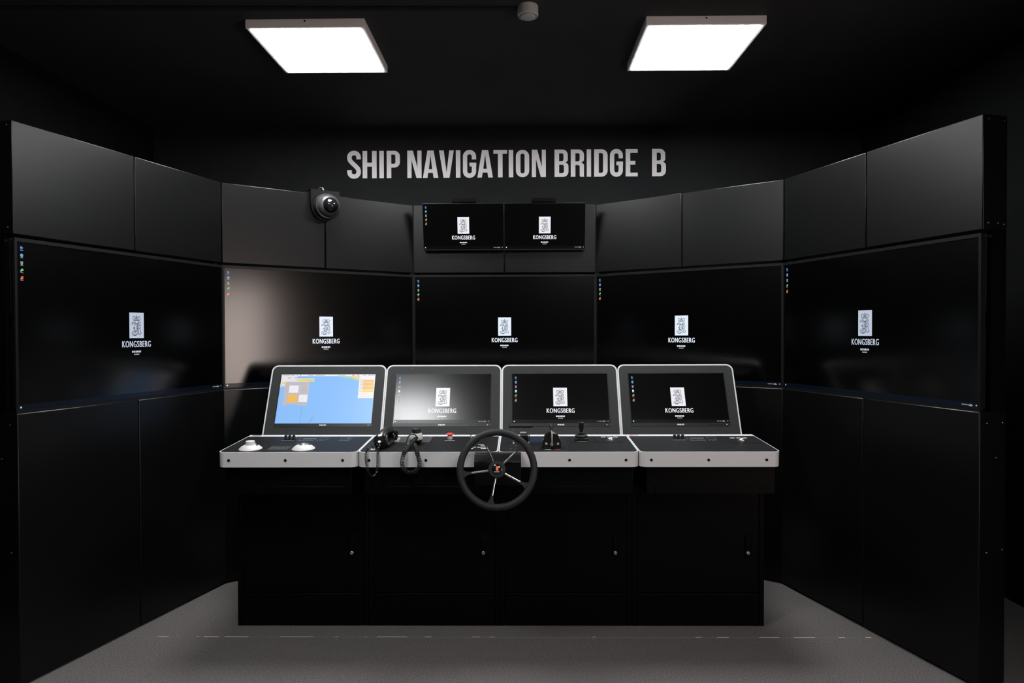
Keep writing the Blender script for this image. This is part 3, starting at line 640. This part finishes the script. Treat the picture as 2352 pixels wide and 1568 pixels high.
# hand microphone
t = on_desk('hand_microphone', 1, -.078, .185, 'grey hand microphone with a black cap and thick coiled cord', 'microphone')
MB().lathe([(.014, 0), (.020, .004), (.0335, .022), (.0335, .032), (.027, .050), (.024, .053)], 8, T3(0, 0, 0) @ RZ(PI / 8)).build('body', 'grey_plastic', t, bevel=.002)
MB().lathe([(.0165, 0), (.0225, .004), (.034, .0215)], 8, T3(0, 0, -.0003) @ RZ(PI / 8) @ Matrix.Diagonal((1.02, 1.02, 1, 1))).build('rubber_base', 'black_rubber', t)
MB().lathe([(.0215, .0525), (.0215, .066), (.019, .073), (.011, .077), (.001, .078)], 28).build('cap', 'black_rubber', t)
MB().lathe([(.006, .0), (.006, .008)], 12, T3(.008, -.030, .034) @ FRONT).build('cord_boot', 'black_rubber', t)
pw = [(-.394, 3.320, .940), (-.405, 3.285, .925), (-.417, 3.235, .908), (-.427, 3.172, .893), (-.434, 3.166, .868), (-.436, 3.168, .842), (-.427, 3.172, .815), (-.404, 3.174, .803), (-.380, 3.172, .806), (-.359, 3.168, .828), (-.358, 3.166, .855), (-.366, 3.168, .886), (-.377, 3.205, .908), (-.390, 3.25, .911), (-.398, 3.30, .912)]
coil(world_pts(t, pw), .0083, .0021, .0074, 10, 6).build('coiled_cord', 'black_rubber', t)
pw = [(-.392, 3.335, .939), (-.400, 3.315, .956), (-.414, 3.30, .961), (-.428, 3.290, .950), (-.433, 3.28, .93), (-.433, 3.272, .912)]
MB().tube(world_pts(t, pw), .0028, 8).build('plug_cable', 'black_rubber', t)
m = MB().tube(world_pts(t, [(-.433, 3.285, .9035), (-.432, 3.237, .9025)]), .0065, 14); m.build('plug', 'black_rubber', t)
m = MB()
for k in (-1, 1): m.tube(world_pts(t, [(-.432 + k * .0032, 3.238, .9025), (-.431 + k * .0032, 3.212, .9005)]), .0026, 8)
m.build('plug_contacts', 'brass', t)

# red stop button, toggle
t = on_desk('stop_button', 1, .074, .290, 'red mushroom stop button on a grey collar beside the microphone', 'button')
MB().lathe([(.0125, 0), (.0125, .016), (.0105, .018)], 24).build('collar', 'grey_plastic', t)
MB().lathe([(.010, .017), (.0125, .0205), (.0165, .0235), (.0172, .0255), (.0125, .0275), (.0110, .0305), (.002, .0315)], 24).build('cap', 'red_plastic', t)
MB().box(-.0195, .0195, -.004, .004, .0235, .0268).build('grip_lugs', 'red_plastic', t, bevel=.001)
t = on_desk('toggle_switch', 1, .178, .305, 'thin black-tipped toggle switch between the stop button and the wheel', 'switch')
MB().lathe([(.0045, 0), (.0045, .005), (.0025, .006), (.0018, .016)], 12).build('bat', 'steel', t)
MB().lathe([(.0020, .014), (.0034, .026), (.0034, .0285), (.002, .030)], 12).build('tip', 'black_plastic', t)

# two T-handled levers
for u, hx0, hx1, lab in ((-.255, -.021, .034, 'T-handled lever on a steel rod, the one nearer the steering wheel'), (-.179, -.041, .018, 'T-handled lever on a steel rod, the one beside the blue readout')):
    t = on_desk('thruster_lever', 2, u, .175, lab, 'lever', 'pair of T-handled levers')
    MB().lathe([(.007, 0), (.007, .005), (.0055, .009), (.0035, .010)], 12).build('base_nut', 'steel', t)
    MB().lathe([(.0022, .009), (.0022, .083)], 10).build('rod', 'steel', t)
    MB().tube([(hx0, 0, .086), (hx0 + .002, 0, .086), (hx1 - .002, 0, .086), (hx1, 0, .086)], [.006, .0080, .0080, .006], 14).build('handle', 'black_rubber', t)

# half-round throttle
t = on_desk('throttle', 2, -.074, .085, 'half-round black throttle with a steel lever and grey knob', 'throttle')
arcp = [(.0435 * math.cos(q * PI / 24), .018 + .0525 * math.sin(q * PI / 24)) for q in range(25)]
me = flat([[(-.0435, 0), (.0435, 0)] + arcp], .045)
MB().mesh(me, T3(0, .035, 0) @ XZ).build('body', 'black_gloss', t, bevel=.002)
me = flat([[(-.041, .002), (.041, .002)] + [(p[0] * .94, .018 + (p[1] - .018) * .94) for p in arcp]], .004)
MB().mesh(me, T3(0, -.0095, 0) @ XZ).build('face_plate', 'black_gloss', t, bevel=.0008)
for u in (-.026, .029): MB().lathe([(.0058, 0), (.0058, .003), (.004, .004), (.001, .003)], 14, T3(u, -.0132, .022) @ FRONT).build('bolt', 'steel', t)
MB().lathe([(.0085, 0), (.0085, .005), (.007, .0065), (.001, .0065)], 20, T3(0, -.0132, .018) @ FRONT).build('pivot', 'steel', t)
MB().tube([(0, -.0185, .020), (0, -.0185, .070), (-.001, -.016, .082), (-.002, -.012, .088)], .0030, 10).build('lever', 'steel', t)
MB().lathe([(.004, 0), (.0075, .006), (.0088, .017), (.0078, .027), (.004, .033), (.0005, .034)], 18, T3(-.003, -.010, .083)).build('knob', 'mid_grey', t)

# joystick
t = on_desk('joystick', 2, .080, .255, 'upright black joystick on ribbed rubber bellows', 'joystick')
B(-.030, .030, -.030, .030, 0, .016).build('base', 'black_plastic', t, bevel=.003)
MB().lathe([(.026, .015), (.0305, .019), (.031, .024), (.027, .028), (.020, .030), (.014, .033), (.0185, .036), (.0185, .039), (.012, .042)], 28).build('bellows', 'black_rubber', t)
MB().lathe([(.0085, .040), (.0095, .052), (.0136, .062), (.0136, .084), (.0146, .087), (.0146, .0895), (.012, .091), (.001, .0912)], 24).build('grip', 'black_plastic', t)

# helm box on the front edge and the wheel
t = thing('helm_box', (0, 3.155, .755), 'black helm gear box bolted to the white desk edge behind the steering wheel', 'box')
prof = [(3.189, .755), (3.122, .755), (3.118, .86), (3.128, .872), (3.150, .892), (3.189, .893)]
m = MB(); n = len(prof)
m.add([(s * .1055, p - 3.155, q - .755) for s in (-1, 1) for p, q in prof], [tuple(range(n)), tuple(range(2 * n - 1, n - 1, -1))] + [(k, (k + 1) % n, n + (k + 1) % n, n + k) for k in range(n)])
m.build('housing', 'rack_black', t, bevel=.002, seg=2)
MB().box(-.1040, .1040, -.0385, -.036, .0975, .0995).build('cover_seam', 'rack_black', t)
WT = -math.radians(14)
t = thing('steering_wheel', (.001, 3.022, .846), 'black five-spoke steering wheel with bright steel spokes and orange badge', 'steering wheel', (WT, 0, 0))
RW, rw = .1605, .0152
MB().tube([(RW * math.cos(k * 2 * PI / 72), 0, RW * math.sin(k * 2 * PI / 72)) for k in range(72)], rw, 16, closed=True).build('rim', 'black_rubber', t)
MB().lathe([(.036, -.012), (.0385, -.004), (.0385, .010), (.035, .017), (.0225, .0185)], 40, FRONT).build('hub', 'black_rubber', t)
bd = MB().lathe([(.0225, .0175), (.022, .0205), (.017, .0230), (.001, .0240)], 32, FRONT).build('badge', 'black_gloss', t)
MB().box(-.0045, .0062, -.0250, -.0232, -.0065, .0130).build('badge_mark', 'orange_badge', bd)
MB().box(-.013, .0115, -.0236, -.0215, -.0120, -.0100).build('badge_word', 'print_white', bd)
for k in range(5):
    a_ = math.radians(43.5 + 72 * k); dv = Vector((math.cos(a_), 0, math.sin(a_)))
    MB().tube([dv * .034 + Vector((0, .006, 0)), dv * .08 + Vector((0, .004, 0)), dv * .133 + Vector((0, .001, 0))], .0047, 12).build('spoke', 'chrome', t)
    half = [(.112, .0052), (.122, .0062), (.132, .0085), (.140, .0125), (.147, .019), (.153, .030)]
    me = flat([half + [(q, -p) for q, p in half[::-1]]], .017)
    MB().mesh(me, RY(-a_) @ T3(0, .0085, 0) @ XZ).build('spoke_boot', 'black_rubber', t, bevel=.005, seg=3)
MB().tube([(0, .010, 0), (0, .088, -.002)], .017, 18).build('shaft', 'black_plastic', t)
for me in (TXT_KONGSBERG, TXT_PHILIPS): bpy.data.meshes.remove(me)
